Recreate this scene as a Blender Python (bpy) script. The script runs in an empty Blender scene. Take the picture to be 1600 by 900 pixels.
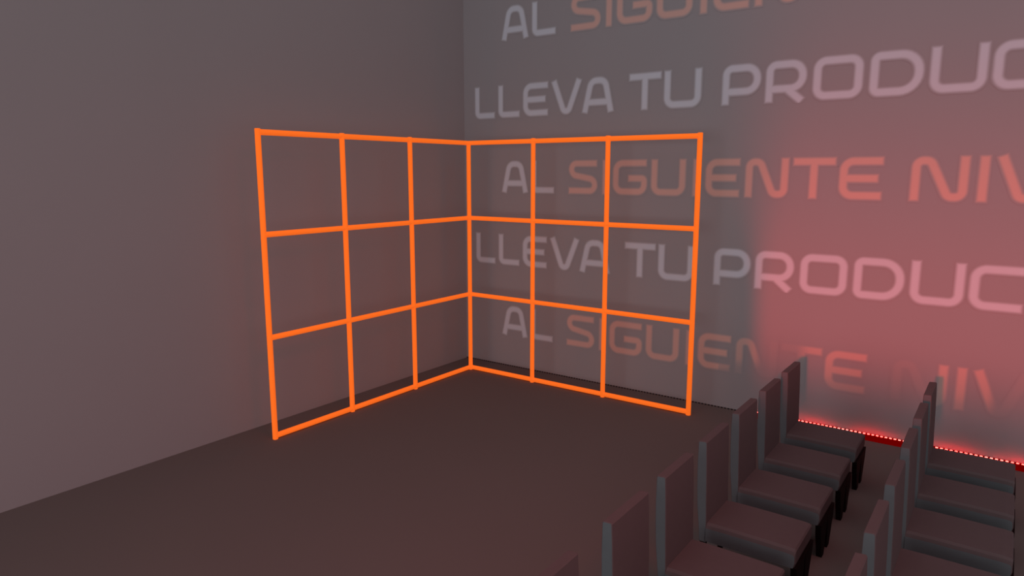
import bpy, bmesh, math, random
from mathutils import Vector

random.seed(7)
SC = bpy.context.scene
COL = SC.collection
PI = math.pi

# ------------------------------------------------------------------ materials
def new_mat(name):
    m = bpy.data.materials.new(name)
    m.use_nodes = True
    nt = m.node_tree
    for n in list(nt.nodes):
        nt.nodes.remove(n)
    out = nt.nodes.new('ShaderNodeOutputMaterial')
    return m, nt, out

def surface(name, col, rough=0.8, spec=0.2, var=0.05, scale=3.0, bump=0.0, bscale=60.0):
    """Matte surface with a faint procedural mottling of its own colour."""
    m, nt, out = new_mat(name)
    b = nt.nodes.new('ShaderNodeBsdfPrincipled')
    b.inputs['Roughness'].default_value = rough
    b.inputs['Specular IOR Level'].default_value = spec
    tc = nt.nodes.new('ShaderNodeTexCoord')
    no = nt.nodes.new('ShaderNodeTexNoise')
    no.inputs['Scale'].default_value = scale
    no.inputs['Detail'].default_value = 3
    nt.links.new(tc.outputs['Object'], no.inputs['Vector'])
    mx = nt.nodes.new('ShaderNodeMix')
    mx.data_type = 'RGBA'
    mx.inputs[6].default_value = (*[c * (1 - var) for c in col], 1)
    mx.inputs[7].default_value = (*[min(1, c * (1 + var)) for c in col], 1)
    nt.links.new(no.outputs['Fac'], mx.inputs[0])
    nt.links.new(mx.outputs[2], b.inputs['Base Color'])
    if bump > 0:
        n2 = nt.nodes.new('ShaderNodeTexNoise')
        n2.inputs['Scale'].default_value = bscale
        nt.links.new(tc.outputs['Object'], n2.inputs['Vector'])
        bp = nt.nodes.new('ShaderNodeBump')
        bp.inputs['Strength'].default_value = bump
        bp.inputs['Distance'].default_value = 0.002
        nt.links.new(n2.outputs['Fac'], bp.inputs['Height'])
        nt.links.new(bp.outputs['Normal'], b.inputs['Normal'])
    nt.links.new(b.outputs[0], out.inputs[0])
    return m

def glow(name, col, strength, base=(0.2, 0.02, 0.02)):
    m, nt, out = new_mat(name)
    b = nt.nodes.new('ShaderNodeBsdfPrincipled')
    b.inputs['Base Color'].default_value = (*base, 1)
    b.inputs['Roughness'].default_value = 0.6
    b.inputs['Specular IOR Level'].default_value = 0.0
    b.inputs['Emission Color'].default_value = (*col, 1)
    b.inputs['Emission Strength'].default_value = strength
    nt.links.new(b.outputs[0], out.inputs[0])
    return m

WALL_COL = (0.328, 0.326, 0.342)
def paint(name, col):
    """Lettering paint on the plaster; the mesh attribute 'cover' says how far it covers (soft edges, thin spots)."""
    m = surface(name, WALL_COL, 0.95, 0.05, 0.03, 0.8)
    nt = m.node_tree
    b = [n for n in nt.nodes if n.type == 'BSDF_PRINCIPLED'][0]
    old = b.inputs['Base Color'].links[0].from_socket
    a = nt.nodes.new('ShaderNodeAttribute')
    a.attribute_name = 'cover'
    mx = nt.nodes.new('ShaderNodeMix')
    mx.data_type = 'RGBA'
    nt.links.new(a.outputs['Fac'], mx.inputs[0])
    nt.links.new(old, mx.inputs[6])
    mx.inputs[7].default_value = (*col, 1)
    nt.links.new(mx.outputs[2], b.inputs['Base Color'])
    return m

M = {}
M['wall'] = surface('grey_plaster', WALL_COL, 0.95, 0.05, 0.03, 0.8)
M['wall_left'] = surface('warm_grey_plaster', (0.335, 0.315, 0.325), 0.95, 0.05, 0.03, 0.8)
M['floor'] = surface('brown_floor', (0.150, 0.128, 0.122), 0.9, 0.06, 0.05, 0.5)
M['fabric'] = surface('plum_upholstery', (0.117, 0.092, 0.095), 0.9, 0.08, 0.05, 20, 0.15, 300)
M['side'] = surface('slate_piping_fabric', (0.124, 0.148, 0.158), 0.85, 0.1, 0.05, 20, 0.15, 300)
M['leg'] = surface('black_lacquer_wood', (0.006, 0.002, 0.002), 0.7, 0.1, 0.1, 8)
M['neon'] = glow('orange_luminous_tube', (1.0, 0.168, 0.017), 0.64, (0.92, 0.17, 0.02))
M['diffuser'] = glow('red_led_diffuser', (0.13, 0.0, 0.0), 1.0, (0.02, 0.0, 0.0))
M['diode_hot'] = glow('led_diode_bright', (1.0, 0.022, 0.018), 27.0)
M['diode_mid'] = glow('led_diode_medium', (1.0, 0.045, 0.036), 16.0)
M['diode_dim'] = glow('led_diode_dim', (1.0, 0.12, 0.10), 7.0)
M['white_paint'] = paint('pale_grey_lettering', (0.59, 0.655, 0.73))
M['orange_paint'] = paint('orange_lettering', (0.65, 0.435, 0.385))
# dark bead at the foot of the lettered wall, broken into short dashes
def dashes():
    m, nt, out = new_mat('dashed_black_bead')
    b = nt.nodes.new('ShaderNodeBsdfPrincipled')
    b.inputs['Roughness'].default_value = 0.9
    tc = nt.nodes.new('ShaderNodeTexCoord')
    w = nt.nodes.new('ShaderNodeTexWave')
    w.inputs['Scale'].default_value = 8.5
    r = nt.nodes.new('ShaderNodeValToRGB')
    r.color_ramp.elements[0].position = 0.45
    r.color_ramp.elements[0].color = (0.002, 0.002, 0.002, 1)
    r.color_ramp.elements[1].position = 0.65
    r.color_ramp.elements[1].color = (0.14, 0.10, 0.10, 1)
    nt.links.new(tc.outputs['Object'], w.inputs['Vector'])
    nt.links.new(w.outputs['Fac'], r.inputs['Fac'])
    nt.links.new(r.outputs[0], b.inputs['Base Color'])
    nt.links.new(b.outputs[0], out.inputs[0])
    return m
M['bead'] = dashes()

# ------------------------------------------------------------------ helpers
def link_mesh(name, bm, mats, parent=None, smooth=False):
    me = bpy.data.meshes.new(name)
    bmesh.ops.recalc_face_normals(bm, faces=bm.faces)
    bm.to_mesh(me)
    bm.free()
    for m in (mats if isinstance(mats, (list, tuple)) else [mats]):
        me.materials.append(m)
    if smooth:
        for p in me.polygons:
            p.use_smooth = True
    o = bpy.data.objects.new(name, me)
    COL.objects.link(o)
    if parent is not None:
        o.parent = parent
    return o

def tag(o, label=None, category=None, group=None, kind=None):
    if label: o['label'] = label
    if category: o['category'] = category
    if group: o['group'] = group
    if kind: o['kind'] = kind
    return o

def empty(name, loc=(0, 0, 0)):
    o = bpy.data.objects.new(name, None)
    o.empty_display_size = 0.1
    o.location = loc
    COL.objects.link(o)
    return o

def add_box(bm, x0, x1, y0, y1, z0, z1):
    v = [bm.verts.new((x, y, z)) for z in (z0, z1) for x, y in ((x0, y0), (x1, y0), (x1, y1), (x0, y1))]
    for f in ((3, 2, 1, 0), (4, 5, 6, 7), (0, 1, 5, 4), (1, 2, 6, 5), (2, 3, 7, 6), (3, 0, 4, 7)):
        bm.faces.new([v[i] for i in f])
    return v

def add_tube(bm, a, b, r, n=16, bevel=0.004):
    """Capped round tube from a to b with a slightly eased rim at both ends."""
    a, b = Vector(a), Vector(b)
    d = (b - a).normalized()
    u = d.orthogonal().normalized()
    w = d.cross(u)
    rings = []
    for p, rr in ((a, r - bevel), (a + d * bevel, r), (b - d * bevel, r), (b, r - bevel)):
        rings.append([bm.verts.new(p + (u * math.cos(t) + w * math.sin(t)) * rr)
                      for t in (2 * PI * i / n for i in range(n))])
    for q in range(3):
        for i in range(n):
            bm.faces.new((rings[q][i], rings[q][(i + 1) % n], rings[q + 1][(i + 1) % n], rings[q + 1][i]))
    bm.faces.new(list(reversed(rings[0])))
    bm.faces.new(rings[3])

# ------------------------------------------------------------------ the setting
WX, WY = -0.4235, 0.4373            # inner faces of the left wall and of the lettered wall
bm = bmesh.new(); add_box(bm, WX - 0.2, 11, -14, WY + 0.2, -0.15, 0)
tag(link_mesh('floor', bm, M['floor']), 'dark brown matte floor', 'floor', kind='structure')
bm = bmesh.new(); add_box(bm, WX - 0.2, WX, -14, WY + 0.2, 0, 7.5)
tag(link_mesh('wall_left', bm, M['wall_left']), 'plain warm grey wall behind the left half of the orange lattice', 'wall', kind='structure')
bm = bmesh.new(); add_box(bm, WX, 11, WY, WY + 0.2, 0, 7.5)
tag(link_mesh('wall_back', bm, M['wall']), 'grey wall painted with slogan lettering', 'wall', kind='structure')
bm = bmesh.new(); add_box(bm, WX, 3.53, WY - 0.008, WY, 0, 0.012)
tag(link_mesh('baseboard_back', bm, M['bead']), 'thin black bead along the foot of the lettered wall', 'baseboard', kind='structure')

# ------------------------------------------------------------------ lettering
CAP = 0.392
HW = 0.0345

def rounded(pts, closed=False, n=7):
    """pts: (x, z, radius). Returns a polyline with arcs at the corners."""
    P = [Vector((p[0], p[1])) for p in pts]
    R = [p[2] if len(p) > 2 else 0 for p in pts]
    out = []
    N = len(P)
    for i in range(N):
        if (not closed and i in (0, N - 1)) or R[i] == 0:
            out.append(P[i]); continue
        a, b, c = P[(i - 1) % N], P[i], P[(i + 1) % N]
        u, w = (a - b), (c - b)
        lu, lw = u.length, w.length
        u.normalize(); w.normalize()
        ang = math.acos(max(-1, min(1, u.dot(w))))
        t = min(R[i] / math.tan(ang / 2), lu * 0.5, lw * 0.5)
        r = t * math.tan(ang / 2)
        ctr = b + (u + w).normalized() * (r / math.sin(ang / 2))
        s, e = b + u * t - ctr, b + w * t - ctr
        a0, a1 = math.atan2(s.y, s.x), math.atan2(e.y, e.x)
        da = (a1 - a0 + PI) % (2 * PI) - PI
        for k in range(n + 1):
            th = a0 + da * k / n
            out.append(ctr + Vector((math.cos(th), math.sin(th))) * r)
    if closed:
        out.append(out[0])
    return out

def glyph(ch, W):
    H, h = CAP, HW
    t, b, l, r = H - h, h, h, W - h
    if ch == 'L': return [rounded([(l, H), (l, b, .05), (W, b)])]
    if ch == 'I': return [[Vector((W / 2, 0)), Vector((W / 2, H))]]
    if ch == 'T': return [[Vector((0, t)), Vector((W, t))], [Vector((W / 2, 0)), Vector((W / 2, H - .02))]]
    if ch == 'E': return [rounded([(W, t), (l, t, .085), (l, b, .085), (W, b)]), [Vector((l, H / 2)), Vector((W - .035, H / 2))]]
    if ch == 'V': return [rounded([(.032, H), (W / 2 - .035, b, .06), (W / 2 + .035, b, .06), (W - .032, H)])]
    if ch == 'A': return [rounded([(.035, 0), (.115, t, .085), (W - .115, t, .085), (W - .035, 0)]),
                          [Vector((.07, .115)), Vector((W - .07, .115))]]
    if ch == 'U': return [rounded([(l, H), (l, b, .075), (r, b, .075), (r, H)])]
    if ch == 'C': return [rounded([(W, t), (l, t, .085), (l, b, .085), (W, b)])]
    if ch == 'O': return [rounded([(l, t, .075), (r, t, .075), (r, b, .075), (l, b, .075)], True)]
    if ch == 'D': return [rounded([(l, t, .045), (r, t, .15), (r, b, .15), (l, b, .045)], True)]
    if ch == 'P': return [rounded([(l, 0), (l, t, .065), (r, t, .11), (r, .125, .11), (l, .125)])]
    if ch == 'R': return [rounded([(l, 0), (l, t, .065), (r, t, .11), (r, .125, .11), (l, .125)]),
                          [Vector((W - .175, .12)), Vector((W - .035, 0))]]
    if ch == 'N': return [rounded([(l, 0), (l, t, .075), (.145, t, .06), (W - .145, b, .06), (r, b, .075), (r, H)])]
    if ch == 'S': return [rounded([(W - .01, t), (l, t, .085), (l, .225, .085), (r, .168, .085), (r, b, .085), (0, b)])]
    if ch == 'G': return [rounded([(W - .01, t), (l, t, .085), (l, b, .085), (r, b, .075), (r, .185, .03), (W * .46, .185)])]
    return []

def sstep(a, b, x):
    t = max(0.0, min(1.0, (x - a) / (b - a)))
    return t * t * (3 - 2 * t)

def dist(px, pz, strokes):
    """Distance to the stroke centre lines: flat free ends, round joints."""
    best = 9.0
    for s in strokes:
        n = len(s)
        closed = (s[0] - s[-1]).length < 1e-6
        for i in range(n - 1):
            ax, az = s[i]; bx, bz = s[i + 1]
            dx, dz = bx - ax, bz - az
            L = math.hypot(dx, dz)
            if L < 1e-7: continue
            ux, uz = dx / L, dz / L
            u = (px - ax) * ux + (pz - az) * uz
            v = abs((px - ax) * -uz + (pz - az) * ux)
            over = 0.0
            if u < 0:
                d = v if 0 else (max(v, HW - u) if (i == 0 and not closed) else math.hypot(u, v))
            elif u > L:
                d = max(v, HW + u - L) if (i == n - 2 and not closed) else math.hypot(u - L, v)
            else:
                d = v
                if i == 0 and not closed: d = max(d, HW - u)
                if i == n - 2 and not closed: d = max(d, HW + u - L)
            if d < best: best = d
    return best

SOFT = 0.017
def word_mesh(name, letters, base, mat, parent, fade=None):
    """letters: [(char, x0, x1)]; one flat painted mesh on the wall face."""
    bm = bmesh.new()
    lay = bm.verts.layers.float.new('cover')
    step = 0.0098
    pad = 0.02
    for ch, x0, x1 in letters:
        W = x1 - x0
        st = glyph(ch, W)
        nx = int(math.ceil((W + 2 * pad) / step)); nz = int(math.ceil((CAP + 2 * pad) / step))
        val = {}
        for i in range(nx + 1):
            for j in range(nz + 1):
                x = -pad + i * step; z = -pad + j * step
                c = 1 - sstep(HW - SOFT, HW + SOFT, dist(x, z, st))
                if c > 0 and fade: c *= fade(x0 + x, z)
                val[i, j] = c
        vs = {}
        def vert(i, j):
            if (i, j) not in vs:
                v = bm.verts.new((x0 - pad + i * step, WY - 0.002, base - pad + j * step))
                v[lay] = val[i, j]
                vs[i, j] = v
            return vs[i, j]
        for i in range(nx):
            for j in range(nz):
                if max(val[i, j], val[i + 1, j], val[i, j + 1], val[i + 1, j + 1]) > 0.003:
                    bm.faces.new((vert(i, j), vert(i + 1, j), vert(i + 1, j + 1), vert(i, j + 1)))
    return link_mesh(name, bm, mat, parent)

LLEVA = [('L', -.235, .08), ('L', .145, .47), ('E', .53, .892), ('V', .948, 1.362), ('A', 1.377, 1.79)]
TU = [('T', 1.985, 2.362), ('U', 2.405, 2.82)]
PRODUCTO = [('P', 3.05, 3.436), ('R', 3.49, 3.872), ('O', 3.937, 4.368), ('D', 4.43, 4.858), ('U', 4.911, 5.329),
            ('C', 5.371, 5.76), ('T', 5.80, 6.177), ('O', 6.22, 6.65)]
AL = [('A', .2, .604), ('L', .66, .992)]
SIGUIENTE = [('S', 1.21, 1.597), ('I', 1.668, 1.742), ('G', 1.806, 2.231), ('U', 2.286, 2.685), ('I', 2.772, 2.846),
             ('E', 2.913, 3.273), ('N', 3.337, 3.76), ('T', 3.807, 4.193), ('E', 4.235, 4.602)]
NIVEL = [('N', 4.837, 5.276), ('I', 5.349, 5.423), ('V', 5.475, 5.89), ('E', 5.945, 6.305), ('L', 6.366, 6.69)]

def faded(x, z):
    """Thins the cover of the lowest line in places, so letters dissolve into the wall."""
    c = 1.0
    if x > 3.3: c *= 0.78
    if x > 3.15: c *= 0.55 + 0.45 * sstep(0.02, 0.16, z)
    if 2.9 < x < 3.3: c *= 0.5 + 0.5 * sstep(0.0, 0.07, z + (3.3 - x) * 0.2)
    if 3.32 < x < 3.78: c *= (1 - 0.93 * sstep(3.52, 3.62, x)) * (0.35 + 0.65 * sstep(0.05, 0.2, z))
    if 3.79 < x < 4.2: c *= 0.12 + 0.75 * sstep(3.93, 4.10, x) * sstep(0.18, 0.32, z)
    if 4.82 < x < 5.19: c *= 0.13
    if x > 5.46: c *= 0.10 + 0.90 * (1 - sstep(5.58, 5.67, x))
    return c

for base, kind, label, fade in (
        (4.195, 'AL', 'highest slogan line AL SIGUIENTE NIVEL, cut off by the top of the view', None),
        (3.255, 'LL', 'slogan line LLEVA TU PRODUCTO in pale grey above the top rail of the lattice', None),
        (2.312, 'AL', 'slogan line AL SIGUIENTE NIVEL seen through the top cells of the lattice', None),
        (1.370, 'LL', 'slogan line LLEVA TU PRODUCTO seen through the middle cells of the lattice', None),
        (0.426, 'AL', 'lowest slogan line AL SIGUIENTE NIVEL, partly fading out behind the chair backs', faded)):
    root = empty('painted_slogan', (0, 0, 0))  # lettering painted flat on the wall, not a separate sign board
    tag(root, label, 'wall lettering', 'slogan lines painted on the grey wall')
    if kind == 'LL':
        for w in (LLEVA, TU, PRODUCTO):
            word_mesh('word', w, base, M['white_paint'], root)
    else:
        tag(word_mesh('word', AL, base, M['white_paint'], root), 'pale grey word AL')
        tag(word_mesh('word', SIGUIENTE, base, M['orange_paint'], root, fade), 'orange word SIGUIENTE')
        tag(word_mesh('word', NIVEL, base, M['orange_paint'], root, fade), 'orange word NIVEL')

# ------------------------------------------------------------------ orange lattice
lat = empty('lattice_screen', (0, 0, 0))
tag(lat, 'glowing orange lattice screen of tubes folded into the corner of the room', 'screen')
RT = 0.0265
LEFT = [1.0463, 2.0304, 3.0077]
RIGHT = [0.9788, 1.9633, 3.0]
ROWS = [0.035, 1.010, 1.993, 2.926]
for (x, y) in [(0, 0)] + [(0, -k) for k in LEFT] + [(k, 0) for k in RIGHT]:
    bm = bmesh.new(); add_tube(bm, (x, y, 0), (x, y, 2.926 + RT + (0.006 if (x or y) else -0.003)), RT)
    link_mesh('post', bm, M['neon'], lat)
for z in ROWS:
    bm = bmesh.new(); add_tube(bm, (0, 0, z), (0, -LEFT[2], z), RT)
    link_mesh('rail', bm, M['neon'], lat)
    bm = bmesh.new(); add_tube(bm, (0, 0, z), (RIGHT[2], 0, z), RT)
    link_mesh('rail', bm, M['neon'], lat)

# ------------------------------------------------------------------ red light strip at the wall foot
strip = empty('led_strip', (3.55, WY, 0))
tag(strip, 'red glowing light strip along the foot of the lettered wall behind the chairs', 'light strip')
SX0, SX1 = 0.0, 3.1
bm = bmesh.new()
prof = [(0, 0), (-0.112, 0), (-0.112, 0.006), (-0.046, 0.038), (0, 0.038)]
ra = [bm.verts.new((SX0, y, z)) for y, z in prof]
rb = [bm.verts.new((SX1, y, z)) for y, z in prof]
for i in range(len(prof)):
    j = (i + 1) % len(prof)
    bm.faces.new((ra[i], ra[j], rb[j], rb[i]))
bm.faces.new(ra); bm.faces.new(list(reversed(rb)))
tag(link_mesh('diffuser', bm, M['diffuser'], strip), 'deep red sloping cover')
def diode_mesh():
    bm = bmesh.new()
    v = add_box(bm, -0.0105, 0.0105, -0.006, 0.006, 0, 0.008)
    bmesh.ops.bevel(bm, geom=list(bm.edges), offset=0.0025, segments=1, affect='EDGES')
    return bm
protos = {}
for k in ('diode_hot', 'diode_mid', 'diode_dim'):
    me = bpy.data.meshes.new('diode')
    b_ = diode_mesh(); b_.to_mesh(me); b_.free(); me.materials.append(M[k])
    protos[k] = me
n = 81
for i in range(n):
    x = 0.02 + i * (SX1 - 0.04) / (n - 1)
    wx = 3.55 + x
    hot = min(abs(wx - c) for c in (4.18, 4.72, 5.38, 5.93))
    k = 'diode_hot' if hot < 0.11 else ('diode_mid' if hot < 0.22 else 'diode_dim')
    if wx < 4.0: k = 'diode_dim'
    o = bpy.data.objects.new('diode', protos[k])
    COL.objects.link(o)
    o.parent = strip
    o.location = (x, -0.037, 0.037)

# ------------------------------------------------------------------ chairs
HALF = 0.2045

def slab(prof, y0, y1, side_bevel, cap_mat=1):
    """Upholstered slab: closed (x, z) profile swept across the width, eased at both side faces; side faces get slot 1."""
    bm = bmesh.new()
    cx = sum(p[0] for p in prof) / len(prof); cz = sum(p[1] for p in prof) / len(prof)
    rings = []
    def inset(p, d):
        v = Vector((p[0] - cx, p[1] - cz))
        return (p[0] - math.copysign(min(d, abs(v.x)), v.x), p[1] - math.copysign(min(d, abs(v.y)), v.y))
    for y, d in ((y0, side_bevel), (y0 + side_bevel * 0.35, side_bevel * 0.3), (y0 + side_bevel * 1.2, 0),
                 (y1 - side_bevel * 1.2, 0), (y1 - side_bevel * 0.35, side_bevel * 0.3), (y1, side_bevel)):
        rings.append([bm.verts.new((q[0], y, q[1])) for q in (inset(p, d) for p in prof)])
    n = len(prof)
    for a, b in zip(rings, rings[1:]):
        for i in range(n):
            bm.faces.new((a[i], a[(i + 1) % n], b[(i + 1) % n], b[i]))
    f1 = bm.faces.new(list(reversed(rings[0]))); f2 = bm.faces.new(rings[-1])
    f1.material_index = f2.material_index = cap_mat
    return bm

def cushion(prof):
    """Seat cushion: flat slate side band below, top edges rounded over to the plum cover."""
    bm = bmesh.new()
    n = len(prof)
    secs = [(-HALF, 1.0), (-HALF + 0.006, 0.4), (-HALF + 0.020, 0.0), (HALF - 0.020, 0.0), (HALF - 0.006, 0.4), (HALF, 1.0)]
    rings = []
    for y, k in secs:
        ring = []
        for x, z in prof:
            zz = z - 0.034 * k if z > 0.35 else z
            ring.append(bm.verts.new((x - (0.006 * k if x > 0.59 else 0), y, zz)))
        rings.append(ring)
    for a, b in zip(rings, rings[1:]):
        for i in range(n):
            bm.faces.new((a[i], a[(i + 1) % n], b[(i + 1) % n], b[i]))
    f1 = bm.faces.new(list(reversed(rings[0]))); f2 = bm.faces.new(rings[-1])
    f1.material_index = f2.material_index = 1
    return bm

def front_leg(s):
    """Board-like front leg: wide under the seat, cut away to a narrow foot set in from the side."""
    bm = bmesh.new()
    out = [(-0.2045, 0.272), (-0.001, 0.272), (-0.001, 0.262), (-0.016, 0.19), (-0.036, 0.09), (-0.050, 0.0), (-0.108, 0.0), (-0.142, 0.09), (-0.184, 0.19)]
    fr = [bm.verts.new((0.624, -s * y if s > 0 else y, z)) for y, z in out]
    bk = [bm.verts.new((0.588, -s * y if s > 0 else y, z)) for y, z in out]
    n = len(out)
    for i in range(n):
        bm.faces.new((fr[i], fr[(i + 1) % n], bk[(i + 1) % n], bk[i]))
    bm.faces.new(fr); bm.faces.new(list(reversed(bk)))
    bmesh.ops.bevel(bm, geom=list(bm.edges), offset=0.0015, segments=1, affect='EDGES')
    return bm

def make_chair():
    root = empty('dining_chair', (0, 0, 0))
    # backrest: slightly bowed padded slab running from seat underside to the top
    rear = [(0.030, 0.258), (0.022, 0.36), (0.008, 0.50), (0.001, 0.64), (-0.002, 0.78), (0.000, 0.912)]
    front = [(0.053, 0.914), (0.059, 0.80), (0.064, 0.66), (0.068, 0.52), (0.073, 0.40), (0.075, 0.258)]
    top = [(0.004, 0.918), (0.048, 0.921)]
    bm = slab(rear + top + front, -HALF, HALF, 0.004)
    link_mesh('backrest', bm, [M['fabric'], M['side']], root)
    # seat: thick cushion with a waterfall front
    prof = [(0.066, 0.268), (0.066, 0.388), (0.20, 0.391), (0.40, 0.390), (0.56, 0.388), (0.603, 0.384), (0.612, 0.374),
            (0.614, 0.300), (0.606, 0.268)]
    bm = cushion(prof)
    link_mesh('seat', bm, [M['fabric'], M['side']], root)
    for s in (-1, 1):
        link_mesh('leg', front_leg(s), M['leg'], root)
    for x0, x1, z1, tx in ((0.036, 0.070, 0.258, -0.012),):
        for s in (-1, 1):
            bm = bmesh.new()
            ya, yb = s * HALF, s * (HALF - 0.046)
            v = add_box(bm, x0, x1, min(ya, yb), max(ya, yb), 0, z1)
            for q in v[:4]:                                  # taper towards the foot
                q.co.x += tx + (0.004 if q.co.x < (x0 + x1) / 2 else -0.003)
                q.co.y -= 0.004 * s if abs(q.co.y) > HALF - 0.02 else -0.004 * s
            bmesh.ops.bevel(bm, geom=[e for e in bm.edges if abs(e.verts[0].co.z - e.verts[1].co.z) > 0.1],
                            offset=0.004, segments=2, affect='EDGES')
            link_mesh('leg', bm, M['leg'], root)
    return root

def copy_chair(src):
    r = src.copy(); COL.objects.link(r)
    for ch in src.children:
        c = ch.copy(); COL.objects.link(c); c.parent = r
    return r

ORD = ['first', 'second', 'third', 'fourth', 'fifth', 'sixth', 'seventh']
proto = make_chair()
used = False
for rowx, count, where, grp in ((4.178, 7, 'in the row beside the lattice', 'chairs in the row nearer the lattice'),
                                (5.210, 6, 'in the row across the aisle', 'chairs in the row across the aisle')):
    for i in range(count):
        ch = copy_chair(proto) if used else proto
        used = True
        ch.location = (rowx, -0.7995 - 0.6228 * i - (0.10 if i == 6 else 0), 0)
        tag(ch, 'upholstered chair, %s from the lettered wall %s' % (ORD[i], where), 'chair', grp)

# ------------------------------------------------------------------ light
w = bpy.data.worlds.new('World'); SC.world = w
w.use_nodes = True
bg = w.node_tree.nodes['Background']
bg.inputs['Color'].default_value = (1.0, 0.875, 0.905, 1)
bg.inputs['Strength'].default_value = 0.455

# red projector behind the audience, shuttered on its left and lower sides
PX, PY, PZ = 5.35, -7.5, 2.3
ld = bpy.data.lights.new('red_projector', 'SPOT')
ld.energy = 1720
ld.color = (1.0, 0.03, 0.03)
ld.spot_size = math.radians(100)
ld.spot_blend = 0.3
ld.shadow_soft_size = 0.12
lo = bpy.data.objects.new('red_projector', ld); COL.objects.link(lo)
lo.location = (PX, PY, PZ)
lo.rotation_euler = (Vector((5.0, WY, 1.8)) - Vector((PX, PY, PZ))).to_track_quat('-Z', 'Y').to_euler()
ld.use_nodes = True
nt = ld.node_tree
em = [x for x in nt.nodes if x.type == 'EMISSION'][0]
geo = nt.nodes.new('ShaderNodeNewGeometry')
sep = nt.nodes.new('ShaderNodeSeparateXYZ')
nt.links.new(geo.outputs['Incoming'], sep.inputs[0])
def math_node(op, a, b=None, c=None):
    m = nt.nodes.new('ShaderNodeMath'); m.operation = op
    for i, v in enumerate((a, b, c)):
        if v is None: continue
        if isinstance(v, (int, float)): m.inputs[i].default_value = v
        else: nt.links.new(v, m.inputs[i])
    return m.outputs[0]
def mrange(v, a, b, c, d):
    m = nt.nodes.new('ShaderNodeMapRange'); m.interpolation_type = 'SMOOTHSTEP'
    nt.links.new(v, m.inputs[0])
    for i, x in enumerate((a, b, c, d)): m.inputs[i + 1].default_value = x
    return m.outputs[0]
D = WY - PY
sx = math_node('MULTIPLY_ADD', math_node('DIVIDE', sep.outputs[0], sep.outputs[1]), D, PX)   # where the beam meets the wall
sz = math_node('MULTIPLY_ADD', math_node('DIVIDE', sep.outputs[2], sep.outputs[1]), D, PZ)
wid = math_node('MULTIPLY_ADD', math_node('MAXIMUM', math_node('SUBTRACT', sz, 1.4), 0.0), 0.30, 0.07)
edge = math_node('MULTIPLY_ADD', sz, -0.04, 3.58)
tt = math_node('DIVIDE', math_node('SUBTRACT', sx, edge), wid)
gl = mrange(tt, -1, 1, 0, 1)
gb = mrange(sz, 0.10, 0.95, 0, 1)
gt = mrange(sz, 0.9, 4.4, 1.0, 0.20)
fac = math_node('MULTIPLY', math_node('MULTIPLY', gl, gb), gt)
nt.links.new(fac, em.inputs['Strength'])

# added unseen red fill high on the right, aimed down to redden the floor
def area(name, loc, target, power, col, sx_, sy_, spread=180):
    d = bpy.data.lights.new(name, 'AREA'); d.shape = 'RECTANGLE'; d.size = sx_; d.size_y = sy_
    d.energy = power; d.color = col; d.spread = math.radians(spread)
    o = bpy.data.objects.new(name, d); COL.objects.link(o)
    o.location = loc
    o.rotation_euler = (Vector(target) - Vector(loc)).to_track_quat('-Z', 'Y').to_euler()
    return o
area('red_floor_fill', (6.5, -4.5, 5.5), (2.6, -4.2, 0.0), 16, (1.0, 0.04, 0.04), 1.6, 1.6, 80)
area('front_fill', (4.5, -13.2, 2.2), (4.5, 0.0, 0.8), 150, (1.0, 0.93, 0.95), 10.0, 4.4, 150)  # added soft fill from out of view, brightens the lower walls

# ------------------------------------------------------------------ camera
cd = bpy.data.cameras.new('Camera')
cd.sensor_width = 36.0
cd.lens = 1087.2125 * 36.0 / 1600.0
cam = bpy.data.objects.new('Camera', cd); COL.objects.link(cam)
cam.location = (5.6451, -6.8874, 2.5304 + 0.035)
cam.rotation_euler = (PI / 2 - 0.1648, 0, 0.6254)
SC.camera = cam

SC.cycles.use_denoising = True
SC.view_settings.view_transform = 'Standard'
SC.view_settings.look = 'None'
SC.view_settings.exposure = 0.0
SC.view_settings.gamma = 1.0
SC.view_settings.use_curve_mapping = False
